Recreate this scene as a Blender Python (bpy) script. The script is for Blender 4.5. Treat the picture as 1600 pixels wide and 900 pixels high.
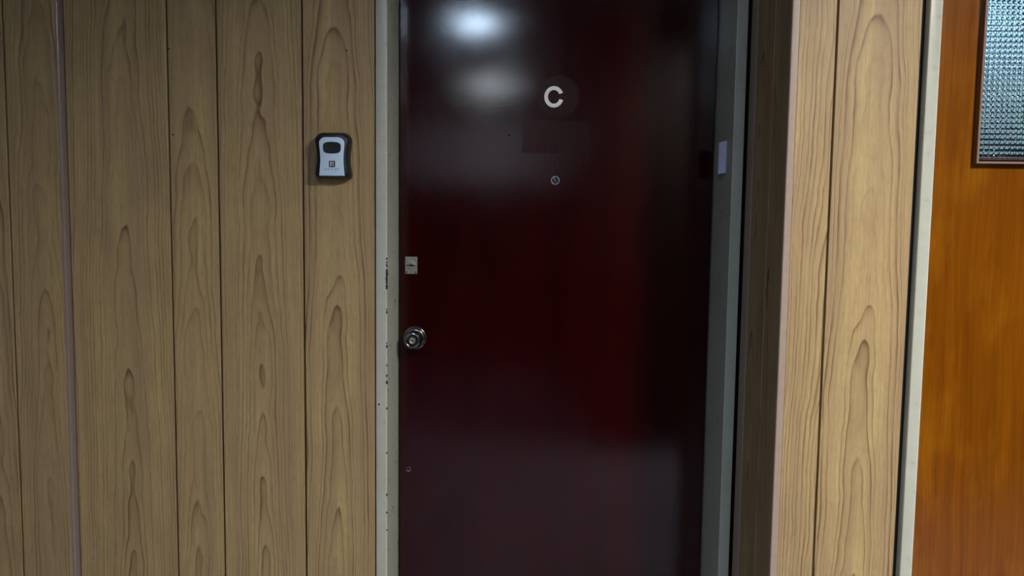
import bpy, bmesh, math, random
from mathutils import Vector, Matrix
PI = math.pi
for o in list(bpy.data.objects):
    bpy.data.objects.remove(o)
S = bpy.context.scene
C = S.collection

# ------------------------------------------------------------------ camera
cd = bpy.data.cameras.new('camera')
cam = bpy.data.objects.new('camera', cd)
C.objects.link(cam)
cd.sensor_fit = 'HORIZONTAL'
cd.sensor_width = 36.0
cd.lens = 36.0 * 1180 / 1600
cd.clip_start = 0.02
cam.matrix_world = (Matrix.Translation((0, 0, 1.30)) @ Matrix.Rotation(PI/2 - math.radians(4.4237), 4, 'X')
                    @ Matrix.Rotation(math.radians(0.7277), 4, 'Z'))
S.camera = cam

# ------------------------------------------------------------------ world and exposure
w = bpy.data.worlds.new('world')
S.world = w
w.use_nodes = True
w.node_tree.nodes['Background'].inputs[0].default_value = (0.5, 0.6, 0.7, 1)
w.node_tree.nodes['Background'].inputs[1].default_value = 0.02
S.view_settings.view_transform = 'Standard'
S.view_settings.look = 'None'
S.view_settings.exposure = 0.0
S.view_settings.gamma = 1.0
S.view_settings.use_curve_mapping = False

# ceiling lamps of the corridor: (x, y, disc radius, watts, colour)
CEIL = 2.50
LAMPS = [
    (1.32, -0.10, 0.17, 130, (1.0, 0.95, 0.88)),
    (-0.23, -0.55, 0.070, 18.0, (0.60, 0.78, 1.0)),
    (-0.19, -2.40, 0.085, 15.0, (0.80, 0.92, 1.0)),
]


# ------------------------------------------------------------------ helpers
def obj(name, bm, mat, parent=None, origin=(0, 0, 0), smooth=False):
    """bm is in world coordinates; the object's origin is put at `origin`."""
    me = bpy.data.meshes.new(name)
    bmesh.ops.translate(bm, verts=bm.verts, vec=-Vector(origin))
    bmesh.ops.recalc_face_normals(bm, faces=bm.faces)
    if smooth:
        for f in bm.faces:
            f.smooth = True
        for e in bm.edges:
            if len(e.link_faces) == 2 and e.calc_face_angle() > 0.7:
                e.smooth = False
    bm.to_mesh(me)
    bm.free()
    me.materials.append(mat)
    o = bpy.data.objects.new(name, me)
    C.objects.link(o)
    attach(o, parent, origin)
    return o


WORLD_POS = {}


def attach(o, parent, origin):
    WORLD_POS[o] = Vector(origin)
    if parent is not None:
        o.parent = parent
        o.location = Vector(origin) - WORLD_POS[parent]
    else:
        o.location = origin


def empty(name, origin):
    o = bpy.data.objects.new(name, None)
    o.empty_display_size = 0.05
    C.objects.link(o)
    attach(o, None, origin)
    return o


def structure(o):
    o['kind'] = 'structure'
    return o


def tag(o, label, cat=None, group=None):
    o['label'] = label
    if cat:
        o['category'] = cat
    if group:
        o['group'] = group
    return o


def box(bm, x0, x1, y0, y1, z0, z1):
    vs = [bm.verts.new(p) for p in ((x0, y0, z0), (x1, y0, z0), (x1, y1, z0), (x0, y1, z0),
                                    (x0, y0, z1), (x1, y0, z1), (x1, y1, z1), (x0, y1, z1))]
    for f in ((0, 1, 2, 3), (4, 5, 6, 7), (0, 1, 5, 4), (1, 2, 6, 5), (2, 3, 7, 6), (3, 0, 4, 7)):
        bm.faces.new([vs[i] for i in f])
    return bm


def one_box(*a, bevel=0, seg=2):
    bm = box(bmesh.new(), *a)
    if bevel:
        bmesh.ops.bevel(bm, geom=bm.edges[:], offset=bevel, segments=seg, affect='EDGES', profile=0.5)
    return bm


def loft(bm, rings, cap=(True, True), closed=True):
    """rings: lists of points with equal length, joined by quads."""
    vr = [[bm.verts.new(p) for p in r] for r in rings]
    n = len(vr[0])
    for a, b in zip(vr, vr[1:]):
        for i in range(n if closed else n - 1):
            j = (i + 1) % n
            bm.faces.new((a[i], a[j], b[j], b[i]))
    if cap[0]:
        bm.faces.new(vr[0][::-1])
    if cap[1]:
        bm.faces.new(vr[-1])
    return bm


def lathe(cx, y0, cz, prof, n=48, bm=None, cap=(True, True)):
    """turned about the Y axis; prof = [(radius, y offset towards the viewer)]"""
    bm = bm or bmesh.new()
    rings = [[(cx + r*math.cos(2*PI*i/n), y0 - d, cz + r*math.sin(2*PI*i/n)) for i in range(n)] for r, d in prof]
    return loft(bm, rings, cap)


def extrude_z(prof, z0, z1, bevel_idx=(), bevel=0.002, seg=3):
    """a horizontal outline run up from z0 to z1; chosen corners are rounded"""
    bm = bmesh.new()
    loft(bm, [[(x, y, z0) for x, y in prof], [(x, y, z1) for x, y in prof]])
    if bevel_idx:
        bm.edges.ensure_lookup_table()
        es = []
        for i in bevel_idx:
            p = Vector(prof[i])
            for e in bm.edges:
                a, b = e.verts
                if (a.co.xy - p).length < 1e-6 and (b.co.xy - p).length < 1e-6:
                    es.append(e)
        bmesh.ops.bevel(bm, geom=es, offset=bevel, segments=seg, affect='EDGES', profile=0.5)
    return bm


def text_obj(name, body, size, cx, y, cz, mat, parent, depth=0.0002, spacing=1.0):
    cu = bpy.data.curves.new(name, 'FONT')
    cu.body = body
    cu.size = size
    cu.align_x = 'CENTER'
    cu.align_y = 'CENTER'
    cu.extrude = depth
    cu.space_character = spacing
    cu.resolution_u = 3
    tmp = bpy.data.objects.new(name, cu)
    C.objects.link(tmp)
    dg = bpy.context.evaluated_depsgraph_get()
    me = bpy.data.meshes.new_from_object(tmp.evaluated_get(dg))
    bpy.data.objects.remove(tmp)
    bpy.data.curves.remove(cu)
    me.name = name
    me.transform(Matrix.Rotation(PI/2, 4, 'X'))
    me.materials.clear()
    me.materials.append(mat)
    o = bpy.data.objects.new(name, me)
    C.objects.link(o)
    attach(o, parent, (cx, y, cz))
    return o


# ------------------------------------------------------------------ materials
class NT:
    def __init__(s, name):
        s.m = bpy.data.materials.new(name)
        s.m.use_nodes = True
        s.t = s.m.node_tree
        s.b = s.t.nodes['Principled BSDF']

    def n(s, typ, **kw):
        nd = s.t.nodes.new(typ)
        for k, v in kw.items():
            setattr(nd, k, v)
        return nd

    def put(s, sock, v):
        if isinstance(v, bpy.types.NodeSocket):
            s.t.links.new(v, sock)
        else:
            sock.default_value = v

    def math(s, op, a, b=0.0, c=0.0, clamp=False):
        nd = s.n('ShaderNodeMath', operation=op, use_clamp=clamp)
        s.put(nd.inputs[0], a)
        s.put(nd.inputs[1], b)
        s.put(nd.inputs[2], c)
        return nd.outputs[0]

    def xyz(s, x, y, z):
        nd = s.n('ShaderNodeCombineXYZ')
        for i, v in enumerate((x, y, z)):
            s.put(nd.inputs[i], v)
        return nd.outputs[0]

    def noise(s, vec, scale=1.0, detail=2.0, rough=0.5, dim='3D'):
        nd = s.n('ShaderNodeTexNoise', noise_dimensions=dim)
        s.put(nd.inputs['Vector'], vec)
        nd.inputs['Scale'].default_value = scale
        nd.inputs['Detail'].default_value = detail
        nd.inputs['Roughness'].default_value = rough
        return nd.outputs['Fac']

    def mix(s, f, a, b, mode='MIX'):
        nd = s.n('ShaderNodeMix', data_type='RGBA', blend_type=mode)
        s.put(nd.inputs[0], f)
        for sk, v in ((nd.inputs[6], a), (nd.inputs[7], b)):
            s.put(sk, v if isinstance(v, bpy.types.NodeSocket) else (*v, 1))
        return nd.outputs[2]

    def rng(s, v, a, b, c, d, clamp=True):
        nd = s.n('ShaderNodeMapRange', clamp=clamp)
        s.put(nd.inputs[0], v)
        for i, k in enumerate((a, b, c, d)):
            s.put(nd.inputs[i + 1], k)
        return nd.outputs[0]

    def pos(s):
        tc = s.n('ShaderNodeTexCoord')
        sp = s.n('ShaderNodeSeparateXYZ')
        s.t.links.new(tc.outputs['Object'], sp.inputs[0])
        return sp.outputs[0], sp.outputs[1], sp.outputs[2]

    def attr(s, name):
        nd = s.n('ShaderNodeAttribute', attribute_type='OBJECT', attribute_name=name)
        return nd.outputs['Fac']

    def bump(s, h, strength, dist):
        nd = s.n('ShaderNodeBump')
        nd.inputs['Strength'].default_value = strength
        nd.inputs['Distance'].default_value = dist
        s.put(nd.inputs['Height'], h)
        s.t.links.new(nd.outputs[0], s.b.inputs['Normal'])
        return nd


def plain(name, col, rough=0.5, metal=0.0, spec=0.5, coat=0.0, grain=0.06, scale=60.0):
    k = NT(name)
    x, y, z = k.pos()
    f = k.noise(k.xyz(x, y, z), scale, 3.0)
    lo = tuple(c*(1 - grain*2) for c in col)
    hi = tuple(min(1, c*(1 + grain*2)) for c in col)
    k.put(k.b.inputs['Base Color'], k.mix(f, lo, hi))
    k.put(k.b.inputs['Roughness'], k.rng(f, 0.2, 0.8, max(0.02, rough - 0.05), rough + 0.05))
    k.b.inputs['Metallic'].default_value = metal
    k.b.inputs['Specular IOR Level'].default_value = spec
    k.b.inputs['Coat Weight'].default_value = coat
    return k.m


def wood_panel_mat():
    """plain-sawn veneer: growth rings of a slightly tilted log cut by the board's plane.
    u = across the board, z = up; per-board numbers come from object properties."""
    k = NT('veneer_panelling')
    x, y, z = k.pos()
    sx = k.attr('grain_shift')
    zz = k.math('ADD', z, k.attr('grain_height'))
    seed = k.attr('grain_seed')
    u0 = k.math('SUBTRACT', k.math('ADD', x, y), sx)
    # the heart wanders slowly
    wob = k.math('MULTIPLY', k.math('SUBTRACT', k.noise(k.xyz(seed, 3.7, k.math('MULTIPLY', zz, 2.0)), 1.0, 1.0), 0.5), 0.030)
    fine = k.math('MULTIPLY', k.math('SUBTRACT', k.noise(k.xyz(k.math('MULTIPLY', u0, 34.0), seed, k.math('MULTIPLY', zz, 13.0)), 1.0, 3.0, 0.55), 0.5), 0.0060)
    u = k.math('ADD', k.math('ADD', u0, wob), fine)
    dn = k.math('MULTIPLY', k.math('SUBTRACT', k.noise(k.xyz(k.math('MULTIPLY', u0, 9.0), k.math('ADD', seed, 9.0), k.math('MULTIPLY', zz, 4.2)), 1.0, 2.5, 0.55), 0.5), 0.020)
    d = k.math('ADD', k.math('MULTIPLY_ADD', zz, 0.027, 0.004), dn)
    r = k.math('SQRT', k.math('ADD', k.math('MULTIPLY', k.math('MULTIPLY', u, u), 0.62), k.math('MULTIPLY', d, d)))
    rr = k.math('ADD', k.math('DIVIDE', r, 0.0055), k.math('MULTIPLY', k.noise(k.xyz(k.math('MULTIPLY', r, 130.0), seed, 0.5), 1.0, 1.0), 1.5))
    ring = k.math('FLOOR', rr)
    fr = k.math('FRACT', rr)
    wn = k.n('ShaderNodeTexWhiteNoise', noise_dimensions='2D')
    k.put(wn.inputs['Vector'], k.xyz(ring, seed, 0.0))
    strength = k.rng(wn.outputs['Value'], 0.0, 1.0, 0.10, 1.0)
    edge = k.math('MULTIPLY', k.math('POWER', fr, 5.0), k.rng(fr, 0.93, 1.0, 1.0, 0.0))
    brk = k.rng(k.noise(k.xyz(k.math('MULTIPLY', u0, 60.0), seed, k.math('MULTIPLY', zz, 7.0)), 1.0, 2.0), 0.30, 0.65, 0.25, 1.0)
    late = k.math('MULTIPLY', k.math('MULTIPLY', edge, strength), brk)
    body = k.math('MULTIPLY', fr, strength)
    # fibre and pores
    fib = k.noise(k.xyz(k.math('MULTIPLY', u0, 420.0), seed, k.math('MULTIPLY', zz, 5.0)), 1.0, 3.0, 0.6)
    fib2 = k.noise(k.xyz(k.math('MULTIPLY', u0, 900.0), k.math('ADD', seed, 5.0), k.math('MULTIPLY', zz, 40.0)), 1.0, 2.0, 0.6)
    band = k.noise(k.xyz(k.math('MULTIPLY', u0, 22.0), k.math('ADD', seed, 2.0), k.math('MULTIPLY', zz, 1.1)), 1.0, 2.0, 0.5)
    cloud = k.noise(k.xyz(k.math('MULTIPLY', u0, 14.0), k.math('ADD', seed, 7.0), k.math('MULTIPLY', zz, 7.0)), 1.0, 3.0, 0.6)
    c = k.mix(k.rng(band, 0.32, 0.68, 0.0, 1.0), (0.400, 0.285, 0.152), (0.525, 0.390, 0.178))
    c = k.mix(k.rng(cloud, 0.45, 0.72, 0.0, 0.45), c, (0.335, 0.225, 0.130))
    c = k.mix(k.math('MULTIPLY', body, 0.26), c, (0.29, 0.185, 0.085))
    c = k.mix(k.rng(fib, 0.35, 0.70, 0.0, 0.42), c, (0.245, 0.160, 0.075))
    c = k.mix(k.rng(fib2, 0.50, 0.72, 0.0, 0.46), c, (0.20, 0.13, 0.065))
    c = k.mix(k.math('MULTIPLY', late, 2.3, clamp=True), c, (0.150, 0.090, 0.040))
    k.put(k.b.inputs['Base Color'], c)
    k.put(k.b.inputs['Roughness'], k.rng(fib, 0.2, 0.8, 0.42, 0.55))
    k.b.inputs['Specular IOR Level'].default_value = 0.3
    k.bump(k.math('ADD', fib2, fib), 0.12, 0.0004)
    return k.m


def door_mat():
    """old maroon varnish over open vertical grain; two places where plates once sat are duller"""
    k = NT('maroon_varnished_wood')
    x, y, z = k.pos()
    g1 = k.noise(k.xyz(k.math('MULTIPLY', x, 300.0), 0.0, k.math('MULTIPLY', z, 9.0)), 1.0, 3.0, 0.6)
    g2 = k.noise(k.xyz(k.math('MULTIPLY', x, 700.0), 4.0, k.math('MULTIPLY', z, 60.0)), 1.0, 2.0, 0.6)
    big = k.noise(k.xyz(k.math('MULTIPLY', x, 12.0), 2.0, k.math('MULTIPLY', z, 1.4)), 1.0, 3.0, 0.6)
    c = k.mix(k.rng(big, 0.3, 0.7, 0, 1), (0.016, 0.0003, 0.0006), (0.028, 0.0005, 0.0009))
    c = k.mix(k.rng(g1, 0.35, 0.7, 0, 0.6), c, (0.009, 0.0002, 0.0004))
    k.put(k.b.inputs['Base Color'], c)
    k.b.inputs['Roughness'].default_value = 0.42
    k.b.inputs['Specular IOR Level'].default_value = 0.0
    # dull patches
    dx = k.math('ABSOLUTE', k.math('SUBTRACT', x, 0.107))
    dz = k.math('ABSOLUTE', k.math('SUBTRACT', z, 1.538))
    rect = k.math('MULTIPLY', k.rng(dx, 0.083, 0.088, 1, 0), k.rng(dz, 0.038, 0.043, 1, 0))
    ex = k.math('SUBTRACT', x, 0.115)
    ez = k.math('SUBTRACT', z, 1.642)
    circ = k.rng(k.math('SQRT', k.math('ADD', k.math('MULTIPLY', ex, ex), k.math('MULTIPLY', ez, ez))), 0.048, 0.054, 1, 0)
    dull = k.math('MAXIMUM', rect, circ)
    smear = k.noise(k.xyz(k.math('MULTIPLY', x, 7.0), 8.0, k.math('MULTIPLY', z, 5.0)), 1.0, 4.0, 0.6)
    k.put(k.b.inputs['Coat Weight'], k.math('MULTIPLY', k.rng(smear, 0.3, 0.7, 0.8, 1.0), k.rng(dull, 0, 1, 1.0, 0.55)))
    k.put(k.b.inputs['Coat Roughness'], k.math('ADD', k.rng(smear, 0.3, 0.7, 0.10, 0.14), k.math('MULTIPLY', dull, 0.1)))
    g3 = k.noise(k.xyz(k.math('MULTIPLY', x, 420.0), 6.0, k.math('MULTIPLY', z, 260.0)), 1.0, 2.0, 0.5)
    nd = k.bump(k.math('ADD', g3, k.math('MULTIPLY_ADD', g2, 0.6, g1)), 0.20, 0.0003)
    k.t.links.new(nd.outputs[0], k.b.inputs['Coat Normal'])
    return k.m


def orange_door_mat():
    k = NT('amber_varnished_cedar')
    x, y, z = k.pos()
    wv = k.math('MULTIPLY', k.noise(k.xyz(k.math('MULTIPLY', x, 5.0), 1.0, k.math('MULTIPLY', z, 1.2)), 1.0, 2.0), 0.06)
    u = k.math('ADD', x, wv)
    a = k.noise(k.xyz(k.math('MULTIPLY', u, 55.0), 0.0, k.math('MULTIPLY', z, 1.5)), 1.0, 4.0, 0.65)
    b = k.noise(k.xyz(k.math('MULTIPLY', u, 380.0), 3.0, k.math('MULTIPLY', z, 8.0)), 1.0, 2.0, 0.6)
    cl = k.noise(k.xyz(k.math('MULTIPLY', x, 11.0), 5.0, k.math('MULTIPLY', z, 4.0)), 1.0, 3.0, 0.6)
    c = k.mix(k.rng(a, 0.3, 0.7, 0, 1), (0.115, 0.031, 0.001), (0.205, 0.064, 0.002))
    c = k.mix(k.rng(cl, 0.5, 0.75, 0, 0.7), c, (0.27, 0.10, 0.004))
    c = k.mix(k.rng(b, 0.45, 0.75, 0, 0.35), c, (0.085, 0.022, 0.001))
    k.put(k.b.inputs['Base Color'], c)
    k.b.inputs['Roughness'].default_value = 0.45
    k.b.inputs['Specular IOR Level'].default_value = 0.0
    k.b.inputs['Coat Weight'].default_value = 0.7
    k.b.inputs['Coat Roughness'].default_value = 0.2
    k.bump(b, 0.08, 0.0003)
    return k.m


def glass_mat():
    k = NT('moulded_glass')
    x, y, z = k.pos()
    f = k.noise(k.xyz(x, y, z), 160.0, 2.0)
    k.b.inputs['Base Color'].default_value = (0.86, 0.95, 0.97, 1)
    k.b.inputs['Transmission Weight'].default_value = 1.0
    k.b.inputs['IOR'].default_value = 1.48
    k.put(k.b.inputs['Roughness'], k.rng(f, 0.3, 0.7, 0.02, 0.05))
    return k.m


def frame_paint_mat():
    k = NT('grey_green_enamel')
    x, y, z = k.pos()
    f = k.noise(k.xyz(x, y, z), 45.0, 4.0, 0.6)
    s = k.noise(k.xyz(x, y, z), 5.0, 3.0, 0.5)
    c = k.mix(f, (0.40, 0.42, 0.35), (0.50, 0.52, 0.445))
    c = k.mix(k.rng(s, 0.5, 0.75, 0, 0.35), c, (0.35, 0.345, 0.27))
    k.put(k.b.inputs['Base Color'], c)
    k.put(k.b.inputs['Roughness'], k.rng(f, 0.3, 0.7, 0.26, 0.36))
    k.bump(f, 0.03, 0.0004)
    return k.m


def emit_mat(name, col, strength):
    k = NT(name)
    k.b.inputs['Base Color'].default_value = (0.8, 0.8, 0.8, 1)
    k.b.inputs['Emission Color'].default_value = (*col, 1)
    k.b.inputs['Emission Strength'].default_value = strength
    return k.m


def tile_mat():
    k = NT('speckled_terrazzo')
    x, y, z = k.pos()
    br = k.n('ShaderNodeTexBrick')
    br.offset = 0.0
    k.put(br.inputs['Vector'], k.xyz(x, y, 0.0))
    br.inputs['Scale'].default_value = 1.0
    br.inputs['Brick Width'].default_value = 0.4
    br.inputs['Row Height'].default_value = 0.4
    br.inputs['Mortar Size'].default_value = 0.003
    br.inputs['Color1'].default_value = (0.235, 0.235, 0.315, 1)
    br.inputs['Color2'].default_value = (0.28, 0.28, 0.37, 1)
    br.inputs['Mortar'].default_value = (0.2, 0.2, 0.2, 1)
    f = k.noise(k.xyz(x, y, z), 180.0, 2.0)
    k.put(k.b.inputs['Base Color'], k.mix(k.rng(f, 0.4, 0.7, 0, 0.6), br.outputs['Color'], (0.2, 0.2, 0.22)))
    k.b.inputs['Roughness'].default_value = 0.3
    return k.m


M_wood = wood_panel_mat()
M_groove = plain('maroon_groove_backing', (0.030, 0.008, 0.008), 0.8)
M_edge = plain('mauve_edge_banding', (0.24, 0.185, 0.165), 0.2)
M_edge_r = plain('taupe_edge_banding', (0.36, 0.275, 0.215), 0.45)
M_frame = frame_paint_mat()
M_rim = plain('moulding_edge_sheen', (0.235, 0.165, 0.135), 0.3, coat=0.5)
M_arris_light = plain('pale_edge_highlight', (0.66, 0.66, 0.57), 0.35)
M_chip = plain('bare_dark_steel', (0.025, 0.022, 0.020), 0.5)
M_door = door_mat()
M_orange = orange_door_mat()
M_glass = glass_mat()
M_mould = plain('dark_mahogany_moulding', (0.060, 0.026, 0.016), 0.22, coat=1.0)
M_black = plain('black_plastic', (0.009, 0.010, 0.013), 0.38, grain=0.1)
M_black2 = plain('matte_black_rubber', (0.006, 0.007, 0.008), 0.6)
M_silver = plain('silver_grey_lacquer', (0.60, 0.78, 0.98), 0.34, grain=0.03)
M_ink = plain('black_ink', (0.012, 0.012, 0.025), 0.5)
M_ink_grey = plain('grey_ink', (0.03, 0.05, 0.09), 0.5)
M_white_ink = plain('white_ink', (0.75, 0.75, 0.78), 0.5)
M_white = plain('white_plastic', (0.90, 0.91, 0.88), 0.35, grain=0.02)
M_tag = plain('pale_lilac_plastic', (0.60, 0.64, 0.86), 0.4, grain=0.08)
M_steel = plain('worn_steel', (0.34, 0.33, 0.32), 0.28, metal=1.0, grain=0.12)
M_pewter = plain('dark_chrome', (0.15, 0.145, 0.15), 0.22, metal=1.0, grain=0.1)
M_brass = plain('pale_brass', (0.66, 0.60, 0.46), 0.28, metal=1.0, grain=0.1)
M_plate = plain('dull_nickel', (0.25, 0.26, 0.215), 0.42, metal=0.4, grain=0.2, scale=220)
M_hole = plain('black_void', (0.004, 0.004, 0.004), 0.9)
M_chrome = plain('bright_chrome', (0.75, 0.76, 0.80), 0.18, metal=1.0, grain=0.03)
M_lens = plain('dark_lens_glass', (0.010, 0.014, 0.018), 0.08, coat=1.0)
M_ceiling = plain('white_ceiling_paint', (0.32, 0.33, 0.35), 0.8)
M_paint = plain('grey_wall_paint', (0.10, 0.09, 0.085), 0.6)
M_dark_paint = plain('dark_brown_wall_paint', (0.030, 0.022, 0.018), 0.6)
M_darker_paint = plain('near_black_wall_panelling', (0.010, 0.007, 0.006), 0.7)
M_room = plain('pale_blue_room_paint', (0.45, 0.55, 0.62), 0.7)
M_dado = plain('slate_dado_paint', (0.10, 0.13, 0.15), 0.5)
M_floor = tile_mat()
M_fit = plain('white_lamp_housing', (0.7, 0.7, 0.7), 0.4)

# ------------------------------------------------------------------ planes of the place
ZT = CEIL
Y_STEP, Y_WALL, Y_FRAME, Y_DOOR, Y_RIGHT = 1.780, 1.800, 1.795, 1.965, 1.535
TH = 0.012                      # thickness of a panel

# floor, ceiling and the walls the camera does not see
structure(obj('floor', one_box(-2.6, 3.0, -3.6, 3.4, -0.05, 0.0), M_floor))
structure(obj('ceiling', one_box(-2.6, 3.0, -3.6, 3.4, CEIL, CEIL + 0.05), M_ceiling))
structure(obj('wall_back', one_box(-2.6, 3.0, -3.6, -3.5, 0.0, CEIL), M_dark_paint))
structure(obj('wall_opposite', one_box(0.45, 2.9, -3.5, -0.46, 0.0, CEIL), M_darker_paint))
structure(obj('wall_far_left', one_box(-2.6, -2.5, -3.5, 1.76, 0.0, CEIL), M_dark_paint))
structure(obj('wall_far_right', one_box(2.9, 3.0, -3.5, 1.52, 0.0, CEIL), M_paint))


def panel(parent, x0, x1, y, z0, z1, shift, seed, height=0.0, bevel=0.0012, name='panel'):
    cx = (x0 + x1)/2
    bm = one_box(x0, x1, y, y + TH - 0.0005, z0, z1)
    es = [e for e in bm.edges if abs(e.verts[0].co.z - e.verts[1].co.z) > 0.1 and e.verts[0].co.y < y + 1e-5]
    bmesh.ops.bevel(bm, geom=es, offset=bevel, segments=2, affect='EDGES', profile=0.5)
    o = obj(name, bm, M_wood, parent, (cx, y, 0))
    o['grain_shift'] = float(shift)
    o['grain_seed'] = float(seed)
    o['grain_height'] = float(height)
    return o


G = 0.0022                      # half a groove

# --- the section of wall at the far left, standing 2 cm forward
wl = structure(obj('wall_left', one_box(-2.5, -1.0600, Y_STEP + TH, Y_WALL + 0.10, 0.0, ZT), M_groove))
panel(wl, -1.52, -1.325, Y_STEP, 0, ZT, 0.0, 41.3)
panel(wl, -1.325 + 2*G, -1.1811 - G, Y_STEP, 0, ZT, 0.02, 44.1, 0.3)
panel(wl, -1.1811 + G, -1.0604, Y_STEP, 0, ZT, 0.012, 12.7, 0.15)
panel(wl, -1.75, -1.52 - 2*G, Y_STEP, 0, ZT, 0.0, 48.3)
panel(wl, -2.5, -1.75 - 2*G, Y_STEP, 0, ZT, 0.0, 49.3)
obj('edge_strip', extrude_z([(-1.0602, Y_STEP - 0.0003), (-1.0540, Y_STEP - 0.0003), (-1.0540, Y_WALL + TH), (-1.0588, Y_WALL + TH), (-1.0588, Y_STEP + TH - .001), (-1.0602, Y_STEP + TH - 0.001)], 0, ZT, (1,), 0.0050, 5), M_edge, wl, (-1.063, Y_STEP, 0), smooth=True)

# --- the main panelled wall left of and above the maroon door
wf = structure(obj('wall_front', one_box(-1.0530, -0.3262, Y_WALL + TH, Y_WALL + 0.22, 0.0, ZT), M_groove))
panel(wf, -1.0520, -0.8127 - G, Y_WALL, 0, ZT, 0.008, 5.83, 0.20)
panel(wf, -0.8127 + G, -0.6977 - G, Y_WALL, 0, ZT, -0.003, 7.77, 0.45)
panel(wf, -0.6977 + G, -0.4975 - G, Y_WALL, 0, ZT, -0.003, 15.2, 0.05)
panel(wf, -0.4975 + G, -0.3280, Y_WALL, 0, ZT, -0.012, 21.9, 0.30)
wa = structure(obj('wall_above_door', one_box(-0.3255, 0.5470, Y_WALL + TH, Y_WALL + 0.22, 2.105, ZT), M_groove))
panel(wa, -0.3255, 0.1, Y_WALL, 2.105, ZT, 0.0, 31.0)
panel(wa, 0.1 + 2*G, 0.5470, Y_WALL, 2.105, ZT, 0.0, 32.0)
# nails in the panels
for nx, nz in ((-0.8085, 1.7105), (-0.8025, 1.5130), (-0.3930, 1.7120)):
    obj('nail', lathe(nx, Y_WALL + 0.0004, nz, [(0.0022, 0), (0.0022, 0.0006), (0.0012, 0.0010)], 10), M_chip, wf, (nx, Y_WALL, nz))

# --- the side of the projecting wall on the right of the door (faces left)
XR = 0.5490
ws = structure(obj('wall_side', one_box(XR + TH, XR + 0.05, Y_RIGHT + TH + 0.001, Y_WALL + 0.30, 0.0, ZT), M_groove))


def side_panel(y0, y1, shift, seed, mat=M_wood, name='panel', dx=0.0):
    bm = one_box(XR + dx, XR + TH - 0.0005, y0, y1, 0, ZT)
    es = [e for e in bm.edges if abs(e.verts[0].co.z - e.verts[1].co.z) > 0.1 and e.verts[0].co.x < XR + dx + 1e-5]
    bmesh.ops.bevel(bm, geom=es, offset=0.001, segments=2, affect='EDGES', profile=0.5)
    o = obj(name, bm, mat, ws, (XR, (y0 + y1)/2, 0))
    o['grain_shift'] = float(shift)
    o['grain_seed'] = float(seed)
    o['grain_height'] = 0.4
    return o


side_panel(Y_RIGHT + TH, 1.632, 0.03, 61.0)
side_panel(1.6345, 1.7485, 0.02, 62.0)
side_panel(1.7500, 1.7935, 0.0, 63.0, M_edge_r, 'edge_strip', -0.0012)

# --- the projecting wall between the two doors (faces the camera)
wr = structure(obj('wall_right', one_box(0.5650, 0.8136, Y_RIGHT + TH, Y_RIGHT + 0.11, 0.0, ZT), M_groove))
panel(wr, 0.5640, 0.6394 - G, Y_RIGHT, 0, ZT, 0.060, 71.3, 0.2)
panel(wr, 0.6394 + G, 0.8064, Y_RIGHT, 0, ZT, -0.006, 21.9, 0.33)
obj('gap_shade', one_box(0.8066, 0.8138, Y_RIGHT + 0.0025, Y_RIGHT + TH - 0.0005, 0, 2.10), M_hole, wr, (0.810, Y_RIGHT, 0))  # black strip put in for the shade in the gap beside the frame
obj('edge_strip', extrude_z([(0.5486, Y_RIGHT - 0.0006), (0.5634, Y_RIGHT - 0.0006), (0.5634, Y_RIGHT + TH - .001), (0.5486, Y_RIGHT + TH - .001)],
                            0, ZT, (0,), 0.003, 4), M_edge_r, wr, (0.556, Y_RIGHT, 0), smooth=True)
wq = structure(obj('wall_above_second_door', one_box(0.8095, 2.9, Y_RIGHT + TH, Y_RIGHT + 0.11, 2.105, ZT), M_groove))
panel(wq, 0.8095, 1.6, Y_RIGHT, 2.105, ZT, 0.0, 33.0)
panel(wq, 1.6 + 2*G, 2.9, Y_RIGHT, 2.105, ZT, 0.0, 34.0)
we = structure(obj('wall_far_right_panels', one_box(1.7265, 2.9, Y_RIGHT + TH, Y_RIGHT + 0.11, 0.0, 2.10), M_groove))
panel(we, 1.7265, 2.1, Y_RIGHT, 0, 2.10, 0.0, 35.0)
panel(we, 2.1 + 2*G, 2.9, Y_RIGHT, 0, 2.10, 0.0, 36.0)

# added glowing fanlight behind the camera, shaped for the soft reflection in the varnish
f1 = structure(obj('added_fanlight', one_box(-1.16, 1.02, -3.5, -3.46, 1.74, 2.36, bevel=0.004), M_fit))
for wx0, wx1, e_ in ((-1.12, -0.52, 0.35), (-0.48, 0.02, 0.8), (0.06, 0.98, 0.30)):
    obj('pane', one_box(wx0, wx1, -3.462, -3.452, 1.78, 2.32), emit_mat('added_glow_glass', (0.75, 0.80, 1.0), e_), f1, ((wx0 + wx1)/2, -3.455, 2.05))  # glowing pane of the added fanlight

# ------------------------------------------------------------------ first door: its steel frame
t1 = empty('trim_1', (0.11, Y_FRAME, 0.0))
structure(t1)
YB = 2.040                      # back of the frame
JL0, JL1 = -0.2983, -0.2967     # left jamb at the front and at the door
JR0, JR1 = 0.5147, 0.5186
obj('jamb', extrude_z([(-0.3253, Y_FRAME), (JL0, Y_FRAME), (JL1, Y_DOOR + 0.046), (JL1 + 0.018, Y_DOOR + 0.046), (JL1 + 0.018, YB), (-0.3253, YB)],
                      0, 2.10, (0, 1), 0.0032, 4), M_frame, t1, (-0.31, Y_FRAME, 0), smooth=True)
obj('jamb', extrude_z([(JR0, Y_FRAME), (0.5407, Y_FRAME), (0.5407, YB), (JR1 - 0.016, YB), (JR1 - 0.016, Y_DOOR + 0.046), (JR1, Y_DOOR + 0.046)],
                      0, 2.10, (0, 1), 0.0026, 4), M_frame, t1, (0.528, Y_FRAME, 0), smooth=True)
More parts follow.
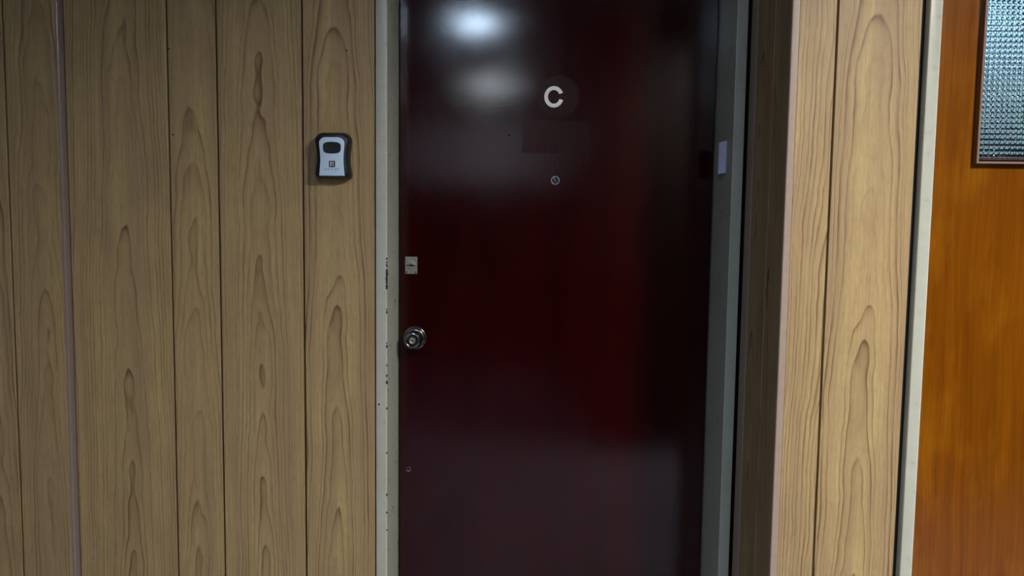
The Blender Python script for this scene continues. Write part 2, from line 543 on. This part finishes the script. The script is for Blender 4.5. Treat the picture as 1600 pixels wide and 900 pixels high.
obj('head_jamb', one_box(-0.2960, 0.5145, Y_FRAME, YB, 2.048, 2.10, bevel=0.002), M_frame, t1, (0.11, Y_FRAME, 2.05))
def arris_highlight(parent, x, y, r):  # pale rod standing in for the light caught on the rounded arris
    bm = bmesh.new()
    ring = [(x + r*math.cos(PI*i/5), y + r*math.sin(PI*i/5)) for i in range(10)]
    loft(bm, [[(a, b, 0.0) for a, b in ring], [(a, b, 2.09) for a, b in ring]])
    o = obj('arris_highlight', bm, M_arris_light, parent, (x, y, 0), smooth=True)
    o['label'] = 'pale highlight line painted on the frame corner'


arris_highlight(t1, JL0 - 0.0013, Y_FRAME + 0.0013, 0.0013)
arris_highlight(t1, JR0 + 0.0011, Y_FRAME + 0.0011, 0.0010)
# chipped paint along the left arris of the frame: (z, length, width)
random.seed(5)
chips = [(1.227, .004, .0018), (1.219, .003, .002), (1.2135, .003, .002), (1.2095, .004, .0018), (1.196, .010, .0026), (1.190, .008, .003), (1.180, .012, .0028),
         (1.171, .007, .0024), (1.1625, .007, .003), (1.1565, .004, .0022), (1.1065, .003, .0016), (1.0985, .006, .0022), (1.0250, .003, .0016), (1.0165, .006, .0022),
         (0.9710, .003, .0018), (0.9460, .005, .002), (0.9290, .007, .0028), (0.8660, .004, .0022), (0.7560, .004, .0018), (0.6520, .0045, .0022), (0.6080, .004, .002),
         (0.5640, .003, .0018)]


def chip(cx, cz, h, wd, y, face):
    n = 8
    pts = []
    for i in range(n):
        a = 2*PI*i/n
        q = random.uniform(.7, 1.15)
        pts.append((math.cos(a)*wd*q, math.sin(a)*h*q/1.0))
    bm = bmesh.new()
    if face == 'front':
        loft(bm, [[(cx + a, y + 0.001, cz + b) for a, b in pts], [(cx + a, y - 0.00025, cz + b) for a, b in pts]])
    else:        # rounded corner: a sliver set at 45 degrees
        d = Vector((0.7071, 0.7071, 0))
        nn = Vector((0.7071, -0.7071, 0))
        loft(bm, [[Vector((cx, y, cz)) + d*a + nn*0.0 + Vector((0, 0, b)) for a, b in pts],
                  [Vector((cx, y, cz)) + d*a + nn*0.0012 + Vector((0, 0, b)) for a, b in pts]])
    obj('paint_chip', bm, M_chip, t1, (cx, y, cz))


for cz, h, wd in chips:
    chip(JL0 - 0.0007, cz, h*0.75, wd*1.0, Y_FRAME + 0.0007, 'arris')
chip(-0.3225 + .005, 0.8755, 0.0025, 0.0028, Y_FRAME, 'front')

# ------------------------------------------------------------------ first door: maroon leaf and its hardware
d1 = structure(obj('door_1', one_box(JL1 + 0.0035, JR1 - 0.0040, Y_DOOR, Y_DOOR + 0.042, 0.008, 2.043, bevel=0.0012), M_door))
tag(d1, 'closed dark maroon varnished wooden door with a white letter and a round knob, in a grey frame')

# letter
n = 40
ocx, ocz, orx, orz, st = 0.1010, 1.6396, 0.0247, 0.0268, 0.0094
a0 = math.radians(24)
outer, inner = [], []
for i in range(n + 1):
    a = a0 + (2*PI - 2*a0 - math.radians(-6))*i/n
    outer.append((ocx + orx*math.cos(a), ocz + orz*math.sin(a)))
    inner.append((ocx - 0.0003 + (orx - st)*math.cos(a)*0.98, ocz + (orz - st)*math.sin(a)))
bm = bmesh.new()
for yy in (Y_DOOR, Y_DOOR - 0.004):
    pass
rings = [[(o_[0], Y_DOOR + 0.0003, o_[1]), (o_[0], Y_DOOR - 0.0035, o_[1]), (i_[0], Y_DOOR - 0.0035, i_[1]), (i_[0], Y_DOOR + 0.0003, i_[1])]
         for o_, i_ in zip(outer, inner)]
loft(bm, rings)
bmesh.ops.bevel(bm, geom=[e for e in bm.edges if all(v.co.y < Y_DOOR - 0.003 for v in e.verts) and len(e.link_faces) == 2 and e.calc_face_angle() > 0.7],
                offset=0.0005, segments=1, affect='EDGES')
tag(obj('letter', bm, M_white, d1, (ocx, Y_DOOR, ocz)), 'white raised letter C')

# peephole
px, pz = 0.1080, 1.4277
ph = obj('peephole', lathe(px, Y_DOOR + 0.0004, pz, [(0.0116, 0), (0.0116, 0.0022), (0.0108, 0.0034), (0.0092, 0.0034), (0.0086, 0.0018), (0.0086, 0.0005)], 40,
                           cap=(True, True)), M_chrome, d1, (px, Y_DOOR, pz), smooth=True)
tag(ph, 'round chrome peephole rim')
obj('lens', lathe(px, Y_DOOR, pz, [(0.0084, 0.0003), (0.0084, 0.0010), (0.0070, 0.0020), (0.0045, 0.0027), (0.0018, 0.0030)], 32), M_lens, ph, (px, Y_DOOR, pz), smooth=True)
bm = one_box(-0.0009, 0.0009, -0.0006, 0.0, -0.0062, 0.0062, bevel=0.0003, seg=1)  # slim bar standing in for the streak reflected in the lens
bmesh.ops.rotate(bm, verts=bm.verts, cent=(0, 0, 0), matrix=Matrix.Rotation(math.radians(-33), 3, 'Y'))
bmesh.ops.translate(bm, verts=bm.verts, vec=(px - 0.0018, Y_DOOR - 0.0030, pz + 0.0022))
obj('lens_glint', bm, M_chrome, ph, (px, Y_DOOR, pz))

# upper lock plate
lx, lz = -0.2630, 1.2040
lp = obj('lock_plate', one_box(lx - 0.0160, lx + 0.0160, Y_DOOR - 0.0022, Y_DOOR + 0.0003, lz - 0.0225, lz + 0.0225, bevel=0.0008), M_plate, d1, (lx, Y_DOOR, lz))
tag(lp, 'small dull nickel lock plate with a horizontal keyhole')
obj('lock_boss', lathe(lx + .0005, Y_DOOR - 0.0020, lz, [(0.0125, 0), (0.0122, 0.0008), (0.0112, 0.0012)], 32), M_plate, lp, (lx, Y_DOOR, lz), smooth=True)
bm = bmesh.new()
key = [(-.0112, .0012), (-.004, .0012), (-.002, .0026), (.001, .0034), (.003, .0026), (.0052, .0014), (.0115, .0014), (.0115, -.0014), (.0046, -.0014), (.002, -.0026), (-.001, -.0028), (-.004, -.0014), (-.0112, -.0016)]
loft(bm, [[(lx + a, Y_DOOR - 0.0030, lz + b) for a, b in key], [(lx + a, Y_DOOR - 0.0036, lz + b) for a, b in key]])
obj('keyhole', bm, M_hole, lp, (lx, Y_DOOR, lz))
for sx in (-1, 1):
    obj('screw', lathe(lx + sx*0.0118, Y_DOOR - 0.0020, lz - 0.0180, [(0.0024, 0), (0.0024, 0.0005), (0.0012, 0.0008)], 14), M_chip, lp, (lx + sx*.0118, Y_DOOR, lz - .018))
for sx in (-1, 1):
    obj('screw', lathe(lx + sx*0.0118, Y_DOOR - 0.0020, lz + 0.0185, [(0.0022, 0), (0.0022, 0.0004), (0.0012, 0.0007)], 14), M_plate, lp, (lx + sx*.0118, Y_DOOR, lz + .0185))

# door knob
kx, kz = -0.2525, 1.0140
kn = obj('doorknob', lathe(kx, Y_DOOR, kz, [(0.0135, 0.011), (0.0135, 0.022), (0.0165, 0.027), (0.0225, 0.032), (0.0240, 0.036), (0.0240, 0.043), (0.0230, 0.047), (0.0205, 0.049), (0.0200, 0.053), (0.0190, 0.0552),
                                       (0.0168, 0.0560), (0.0152, 0.0552), (0.0146, 0.0515), (0.0146, 0.050)], 64), M_pewter, d1, (kx, Y_DOOR, kz), smooth=True)
tag(kn, 'round stepped dark chrome knob with a key cylinder')
obj('rose', lathe(kx, Y_DOOR + 0.0004, kz, [(0.0312, 0), (0.0312, 0.003), (0.0300, 0.0052), (0.0276, 0.0062), (0.0268, 0.0092), (0.0246, 0.0112), (0.0225, 0.0122), (0.0150, 0.0130)], 64),
         M_pewter, kn, (kx, Y_DOOR, kz), smooth=True)
obj('knob_well', lathe(kx, Y_DOOR, kz, [(0.0149, 0.0500), (0.0149, 0.0506)], 48), M_hole, kn, (kx, Y_DOOR, kz))
ck = obj('key_cylinder', lathe(kx, Y_DOOR, kz, [(0.0092, 0.0502), (0.0092, 0.0545), (0.0083, 0.0556), (0.0060, 0.0556), (0.0052, 0.0550), (0.0040, 0.0552)], 40), M_brass, kn, (kx, Y_DOOR, kz), smooth=True)
ck['label'] = 'pale brass key cylinder'
obj('key_slot', one_box(kx - 0.0012, kx + 0.0012, Y_DOOR - 0.0558, Y_DOOR - 0.0540, kz - 0.0036, kz + 0.0036), M_hole, kn, (kx, Y_DOOR, kz))

# small bored hole with a metal eyelet, low on the leaf
hx, hz = -0.2687, 0.6614
bh = obj('bolt_hole', lathe(hx, Y_DOOR + 0.0004, hz, [(0.0062, 0), (0.0062, 0.0008), (0.0056, 0.0013), (0.0044, 0.0008), (0.0042, 0.0005)], 24), M_steel, d1, (hx, Y_DOOR, hz), smooth=True)
tag(bh, 'small round hole with a metal eyelet')
obj('hole', lathe(hx - 0.0007, Y_DOOR, hz + 0.0009, [(0.0046, 0.0004), (0.0046, 0.0014)], 20), M_hole, bh, (hx, Y_DOOR, hz))

# old nail hole above the peephole, left of the dull patch
obj('nail_hole', lathe(-0.0120, Y_DOOR + 0.0002, 1.5410, [(0.0030, 0), (0.0030, 0.0004)], 12), M_hole, d1, (-0.0120, Y_DOOR, 1.5410))

# ------------------------------------------------------------------ tag on the right jamb
def jx(y):
    return JR0 + (JR1 - JR0)*(y - Y_FRAME)/(Y_DOOR + 0.046 - Y_FRAME)


# a stiff strip whose inner edge has lifted off the jamb, so that its face turns towards the corridor
bm = bmesh.new()
xa, ya, xb, yb = jx(1.852) - 0.0004, 1.852, jx(1.852) - 0.0150, 1.8655
front, back = [], []
for i in range(7):
    t = i/6
    z0_, z1_ = 1.4440 - 0.0022*t, 1.5215 - 0.0030*t
    xx = xa + (xb - xa)*t
    yy = ya + (yb - ya)*(t**1.25)
    front.append(((xx, yy, z0_), (xx, yy, z1_)))
    back.append(((xx + 0.0014, yy + 0.0014, z0_), (xx + 0.0014, yy + 0.0014, z1_)))
loft(bm, [[a[0], a[1], b[1], b[0]] for a, b in zip(front, back)])
tg = obj('sticky_tag', bm, M_tag, None, (jx(1.852), 1.855, 1.48))
tag(tg, 'small pale lilac rectangular tag stuck upright on the right grey jamb of the maroon door', 'tag')

# ------------------------------------------------------------------ key lock box
bx, bz = -0.4195, 1.4680


def box_outline(hw, top, bot, waist, rt, rb, n=10):
    """closed outline (x, z): rounded shoulders, waisted sides, small rounded feet"""
    pts = []
    for i in range(n + 1):                                  # bottom right corner
        a = -PI/2 + (PI/2)*i/n
        pts.append((hw - rb + rb*math.cos(a), bot + rb + rb*math.sin(a)))
    z0, z1 = bot + rb, top - rt
    for i in range(1, n):                                   # right side, waisted
        t = i/n
        pts.append((hw - waist*math.sin(PI*t)**1.2, z0 + (z1 - z0)*t))
    for i in range(n + 1):                                  # top right shoulder
        a = (PI/2)*i/n
        pts.append((hw - rt*1.15 + rt*1.15*math.cos(a), top - rt + rt*math.sin(a)))
    half = pts
    left = [(-x, z) for x, z in half[::-1]]
    return half + left


kb = empty('key_lock_box', (bx, Y_WALL, bz - 0.053))
tag(kb, 'black key lock box with silver grey face on the panelling beside the maroon door', 'lock box')
Hh = 0.0532
rings = []
for hw, tp, bt, ws_, d in ((0.0400, Hh - .001, -Hh + .001, .0040, 0.0), (0.0408, Hh, -Hh, .0042, 0.003), (0.0408, Hh, -Hh, .0044, 0.016), (0.0396, Hh - .0008, -Hh + .0008, .0044, 0.022),
                           (0.0366, Hh - .0030, -Hh + .0022, .0040, 0.0300), (0.0348, Hh - .0048, -Hh + .0034, .0038, 0.0345), (0.0334, Hh - .0060, -Hh + .0044, .0037, 0.0362), (0.0322, Hh - .0072, -Hh + .0052, .0036, 0.0366)):
    rings.append([(bx - 0.0014 + x, Y_WALL - d, bz - 0.001 + z) for x, z in box_outline(hw + 0.0006 + 0.0022*min(1, d/0.030), tp, bt, ws_, 0.0185, 0.008)])
obj('case', loft(bmesh.new(), rings), M_black, kb, (bx, Y_WALL, bz), smooth=True)
rings = []
for s_, d in ((0.0, 0.0360), (0.0, 0.0378), (0.0005, 0.0385), (0.0012, 0.0387)):
    rings.append([(bx - 0.0006 + x, Y_WALL - d, bz + z) for x, z in box_outline(0.0294 - s_, 0.0393 - s_, -0.0492 + s_, .0026, 0.0140, 0.0012)])
fp = obj('face_plate', loft(bmesh.new(), rings), M_silver, kb, (bx, Y_WALL - 0.0365, bz), smooth=True)
fp['label'] = 'silver grey face plate'
# shutter: barrel-shaped black slide
sh = []
for i in range(40):
    a = 2*PI*i/40
    c_, s_ = math.cos(a), math.sin(a)
    ex = 0.42
    X_ = 0.0206*math.copysign(abs(c_)**ex, c_)
    Z_ = 0.0134*math.copysign(abs(s_)**ex, s_)
    Z_ *= 1 - 0.16*(X_/0.0206)**2
    X_ *= 1 - 0.06*(1 if Z_ < 0 else .3)*abs(Z_)/0.0134
    sh.append((X_, Z_))
sz = bz + 0.0150
rings = [[(bx + x*k_, Y_WALL - d, sz + z*k_) for x, z in sh] for k_, d in ((1, 0.0384), (1, 0.0394), (0.97, 0.0400), (0.90, 0.0398))]
obj('shutter', loft(bmesh.new(), rings), M_black2, kb, (bx, Y_WALL - .038, sz), smooth=True)
# printed emblem and name
eb = bz - 0.0222
em = obj('emblem', one_box(bx - 0.0070, bx + 0.0070, Y_WALL - 0.0391, Y_WALL - 0.0385, eb - 0.0072, eb + 0.0072, bevel=0.0002, seg=1), M_ink, kb, (bx, Y_WALL - .039, eb))
bm = bmesh.new()
box(bm, bx - 0.0042, bx - 0.0014, Y_WALL - 0.0393, Y_WALL - 0.0390, eb - 0.0048, eb + 0.0052)
obj('emblem_bar', bm, M_white_ink, em, (bx, Y_WALL - .039, eb))
bm = bmesh.new()
for pts in ([(.0006, .0052), (.0032, .0048), (.0042, .0030), (.0032, .0012), (.0006, .0010)], [(.0010, .0004), (.0028, .0004), (.0050, -.0048), (.0024, -.0048), (.0010, -.0014)]):
    loft(bm, [[(bx + a, Y_WALL - .0390, eb + b) for a, b in pts], [(bx + a, Y_WALL - .0393, eb + b) for a, b in pts]])
obj('emblem_mark', bm, M_white_ink, em, (bx, Y_WALL - .039, eb))
text_obj('lettering', 'REITUS', 0.0062, bx - 0.0006, Y_WALL - 0.0388, eb - 0.0122, M_ink_grey, fp, 0.0003, 1.75)

# ------------------------------------------------------------------ second door: frame, leaf, glazed light
Y_F2, Y_D2 = Y_RIGHT - 0.0145, Y_RIGHT + 0.030
t2 = empty('trim_2', (1.27, Y_F2, 0.0))
structure(t2)
X2L, X2R = 0.8141, 0.8384
obj('jamb', extrude_z([(X2L, Y_F2), (X2R, Y_F2), (X2R, Y_D2 + 0.044), (X2R + 0.015, Y_D2 + 0.044), (X2R + 0.015, Y_D2 + 0.075), (X2L, Y_D2 + 0.075)], 0, 2.10, (0, 1), 0.0022, 4),
    M_frame, t2, (0.822, Y_F2, 0), smooth=True)
arris_highlight(t2, X2R - 0.0011, Y_F2 + 0.0011, 0.0013)
obj('jamb', extrude_z([(1.700, Y_F2), (1.7245, Y_F2), (1.7245, Y_D2 + .075), (1.685, Y_D2 + .075), (1.685, Y_D2 + .044), (1.700, Y_D2 + .044)], 0, 2.10, (0, 1), 0.0022, 4),
    M_frame, t2, (1.71, Y_F2, 0), smooth=True)
obj('head_jamb', one_box(0.8400, 1.6985, Y_F2, Y_D2 + 0.075, 2.048, 2.10, bevel=0.002), M_frame, t2, (1.27, Y_F2, 2.05))

WX0, WX1, WZ0, WZ1 = 0.9450, 1.5900, 1.4500, 1.9400          # opening in the leaf
bm = bmesh.new()
lx0, lx1, ly0, ly1 = X2R + 0.0025, 1.6975, Y_D2, Y_D2 + 0.040


def plate_with_hole(bm, y):
    o_ = [bm.verts.new(p) for p in ((lx0, y, 0.008), (lx1, y, 0.008), (lx1, y, 2.043), (lx0, y, 2.043))]
    i_ = [bm.verts.new(p) for p in ((WX0, y, WZ0), (WX1, y, WZ0), (WX1, y, WZ1), (WX0, y, WZ1))]
    for a in range(4):
        b = (a + 1) % 4
        bm.faces.new((o_[a], o_[b], i_[b], i_[a]))
    return o_, i_


of, inf = plate_with_hole(bm, ly0)
ob, inb = plate_with_hole(bm, ly1)
for a in range(4):
    b = (a + 1) % 4
    bm.faces.new((of[a], of[b], ob[b], ob[a]))
    bm.faces.new((inf[a], inf[b], inb[b], inb[a]))
d2 = structure(obj('door_2', bm, M_orange))
tag(d2, 'closed glossy amber wooden door with a textured glass light, in a pale grey frame')

# moulding frame round the glass: profile swept round the rectangle (offset outwards from the sight line, depth towards viewer)
SX0, SX1, SZ0, SZ1 = 0.9545, 1.5800, 1.4600, 1.9300
prof = [(0.0, -0.010), (0.0, -0.0005), (0.0012, 0.0012), (0.0052, 0.0085), (0.0062, 0.0085), (0.0065, 0.0030), (0.0088, 0.0030), (0.0091, 0.0130), (0.0100, 0.0144), (0.0112, 0.0148), (0.0134, 0.0146),
        (0.0148, 0.0132), (0.0152, 0.0105), (0.0152, -0.0002), (0.0092, -0.0002), (0.0092, -0.010)]
bm = bmesh.new()
corner = []
for cx_, cz_, sx, sz_ in ((SX0, SZ0, -1, -1), (SX1, SZ0, 1, -1), (SX1, SZ1, 1, 1), (SX0, SZ1, -1, 1)):
    corner.append([(cx_ + sx*a, Y_D2 - b, cz_ + sz_*a) for a, b in prof])
loft(bm, corner + [corner[0]], cap=(False, False))
bmesh.ops.remove_doubles(bm, verts=bm.verts, dist=1e-6)
obj('glazing_bead', bm, M_mould, d2, (1.27, Y_D2, 1.7), smooth=True)

# lighter strip painted as the reflection along the front of the moulding
bm = bmesh.new()
corner = []
for cx_, cz_, sx, sz_ in ((SX0, SZ0, -1, -1), (SX1, SZ0, 1, -1), (SX1, SZ1, 1, 1), (SX0, SZ1, -1, 1)):
    corner.append([(cx_ + sx*a, Y_D2 - b, cz_ + sz_*a) for a, b in ((0.0097, 0.0138), (0.0100, 0.0152), (0.0136, 0.0152), (0.0142, 0.0136))])
loft(bm, corner + [corner[0]], cap=(False, False))
bmesh.ops.remove_doubles(bm, verts=bm.verts, dist=1e-6)
obj('edge_sheen', bm, M_rim, d2, (1.27, Y_D2, 1.7))['label'] = 'lighter brown sheen line painted along the glazing frame'

# moulded glass: a grid of little pillows
P = 0.01075
gx0, gx1, gz0, gz1 = SX0 - 0.004, SX1 + 0.004, SZ0 - 0.004, SZ1 + 0.004
sub = 6
nx = int(round((gx1 - gx0)/P))*sub
nz = int(round((gz1 - gz0)/P))*sub
random.seed(11)
tilt = {}
me = bpy.data.meshes.new('glass_pane')
vs, fs = [], []
for j in range(nz + 1):
    for i in range(nx + 1):
        u, v = (i % sub)/sub, (j % sub)/sub
        hgt = math.sin(PI*u)*math.sin(PI*v)
        key_ = (i//sub, j//sub)
        if key_ not in tilt:
            tilt[key_] = (random.uniform(-.12, .12), random.uniform(-.12, .12), random.uniform(.8, 1.15))
        ta, tb, tc = tilt[key_]
        h_ = 0.0019*hgt*(tc + ta*(u - .5) + tb*(v - .5))
        vs.append((gx0 + (gx1 - gx0)*i/nx, Y_D2 + 0.0040 - h_, gz0 + (gz1 - gz0)*j/nz))
for j in range(nz):
    for i in range(nx):
        a = j*(nx + 1) + i
        fs.append((a, a + 1, a + nx + 2, a + nx + 1))
off = len(vs)
vs += [(gx0, Y_D2 + .0075, gz0), (gx1, Y_D2 + .0075, gz0), (gx1, Y_D2 + .0075, gz1), (gx0, Y_D2 + .0075, gz1)]
fs.append((off + 3, off + 2, off + 1, off))
row = nx + 1
fs.append(tuple([off, off + 1] + [i for i in range(nx, -1, -1)]))
fs.append(tuple([off + 2, off + 3] + [nz*row + i for i in range(0, nx + 1)]))
fs.append(tuple([off + 3, off] + [j*row for j in range(0, nz + 1)]))
fs.append(tuple([off + 1, off + 2] + [j*row + nx for j in range(nz, -1, -1)]))
me.from_pydata(vs, [], fs)
me.materials.append(M_glass)
for p_ in me.polygons:
    p_.use_smooth = p_.index < nx*nz
gp = bpy.data.objects.new('glass_pane', me)
C.objects.link(gp)
attach(gp, d2, (0, 0, 0))
gp['label'] = 'clear glass pane moulded in small squares'

# the room behind the glazed door, seen only through the glass
rb = bmesh.new()
box(rb, 0.70, 2.90, 3.0, 3.1, 0, CEIL)
structure(obj('wall_room', rb, M_room))
structure(obj('trim_3', one_box(0.71, 2.89, 2.985, 2.9995, 0.0, 1.58, bevel=0.004), M_dado))
rw = structure(obj('added_room_window', one_box(0.80, 2.80, 2.955, 2.984, 1.60, 2.44, bevel=0.004), M_dado))  # added window; its glowing panes give the moulded glass contrast
for wx in range(3):
    for z0_, z1_, e_ in ((1.64, 1.96, 0.42), (2.02, 2.40, 1.35)):
        x0_ = 0.90 + wx*0.64
        obj('pane', one_box(x0_, x0_ + 0.42, 2.950, 2.9545, z0_, z1_), emit_mat('room_glow_glass', (0.50, 0.80, 1.0), e_), rw, (x0_ + .21, 2.95, z0_))  # glowing pane of the added room window
structure(obj('wall_room_left', one_box(0.62, 0.70, 1.86, 3.1, 0, CEIL), M_room))
structure(obj('wall_room_right', one_box(2.90, 3.0, 1.66, 3.1, 0, CEIL), M_room))

# ------------------------------------------------------------------ ceiling lamps
names = ['round ceiling lamp on the right of the corridor ceiling, above the glazed door side',
         'round ceiling lamp whose bluish glare shows near the top of the maroon door',
         'round ceiling lamp further back whose paler glare shows beside the white letter']
for (lx_, ly_, r_, watts, col), nm in zip(LAMPS, names):
    la = empty('ceiling_lamp', (lx_, ly_, CEIL))
    tag(la, nm, 'lamp')
    n_ = 40
    bm = bmesh.new()
    ring = lambda r, z: [(lx_ + r*math.cos(2*PI*i/n_), ly_ + r*math.sin(2*PI*i/n_), z) for i in range(n_)]
    dp = 0.060 if ly_ < 1 and lx_ > 1 else 0.012
    loft(bm, [ring(r_ + .014, CEIL), ring(r_ + .014, CEIL - dp), ring(r_ + .006, CEIL - dp - .003), ring(r_ + .002, CEIL - dp), ring(r_ + .002, CEIL - .004)], cap=(True, True))
    obj('housing', bm, M_fit, la, (lx_, ly_, CEIL), smooth=True)
    bm = bmesh.new()
    loft(bm, [ring(r_, CEIL - .0045), ring(r_, CEIL - .0065)])
    k_ = watts/(PI*PI*r_*r_)
    obj('diffuser', bm, emit_mat('lit_diffuser', col, k_), la, (lx_, ly_, CEIL - .005))
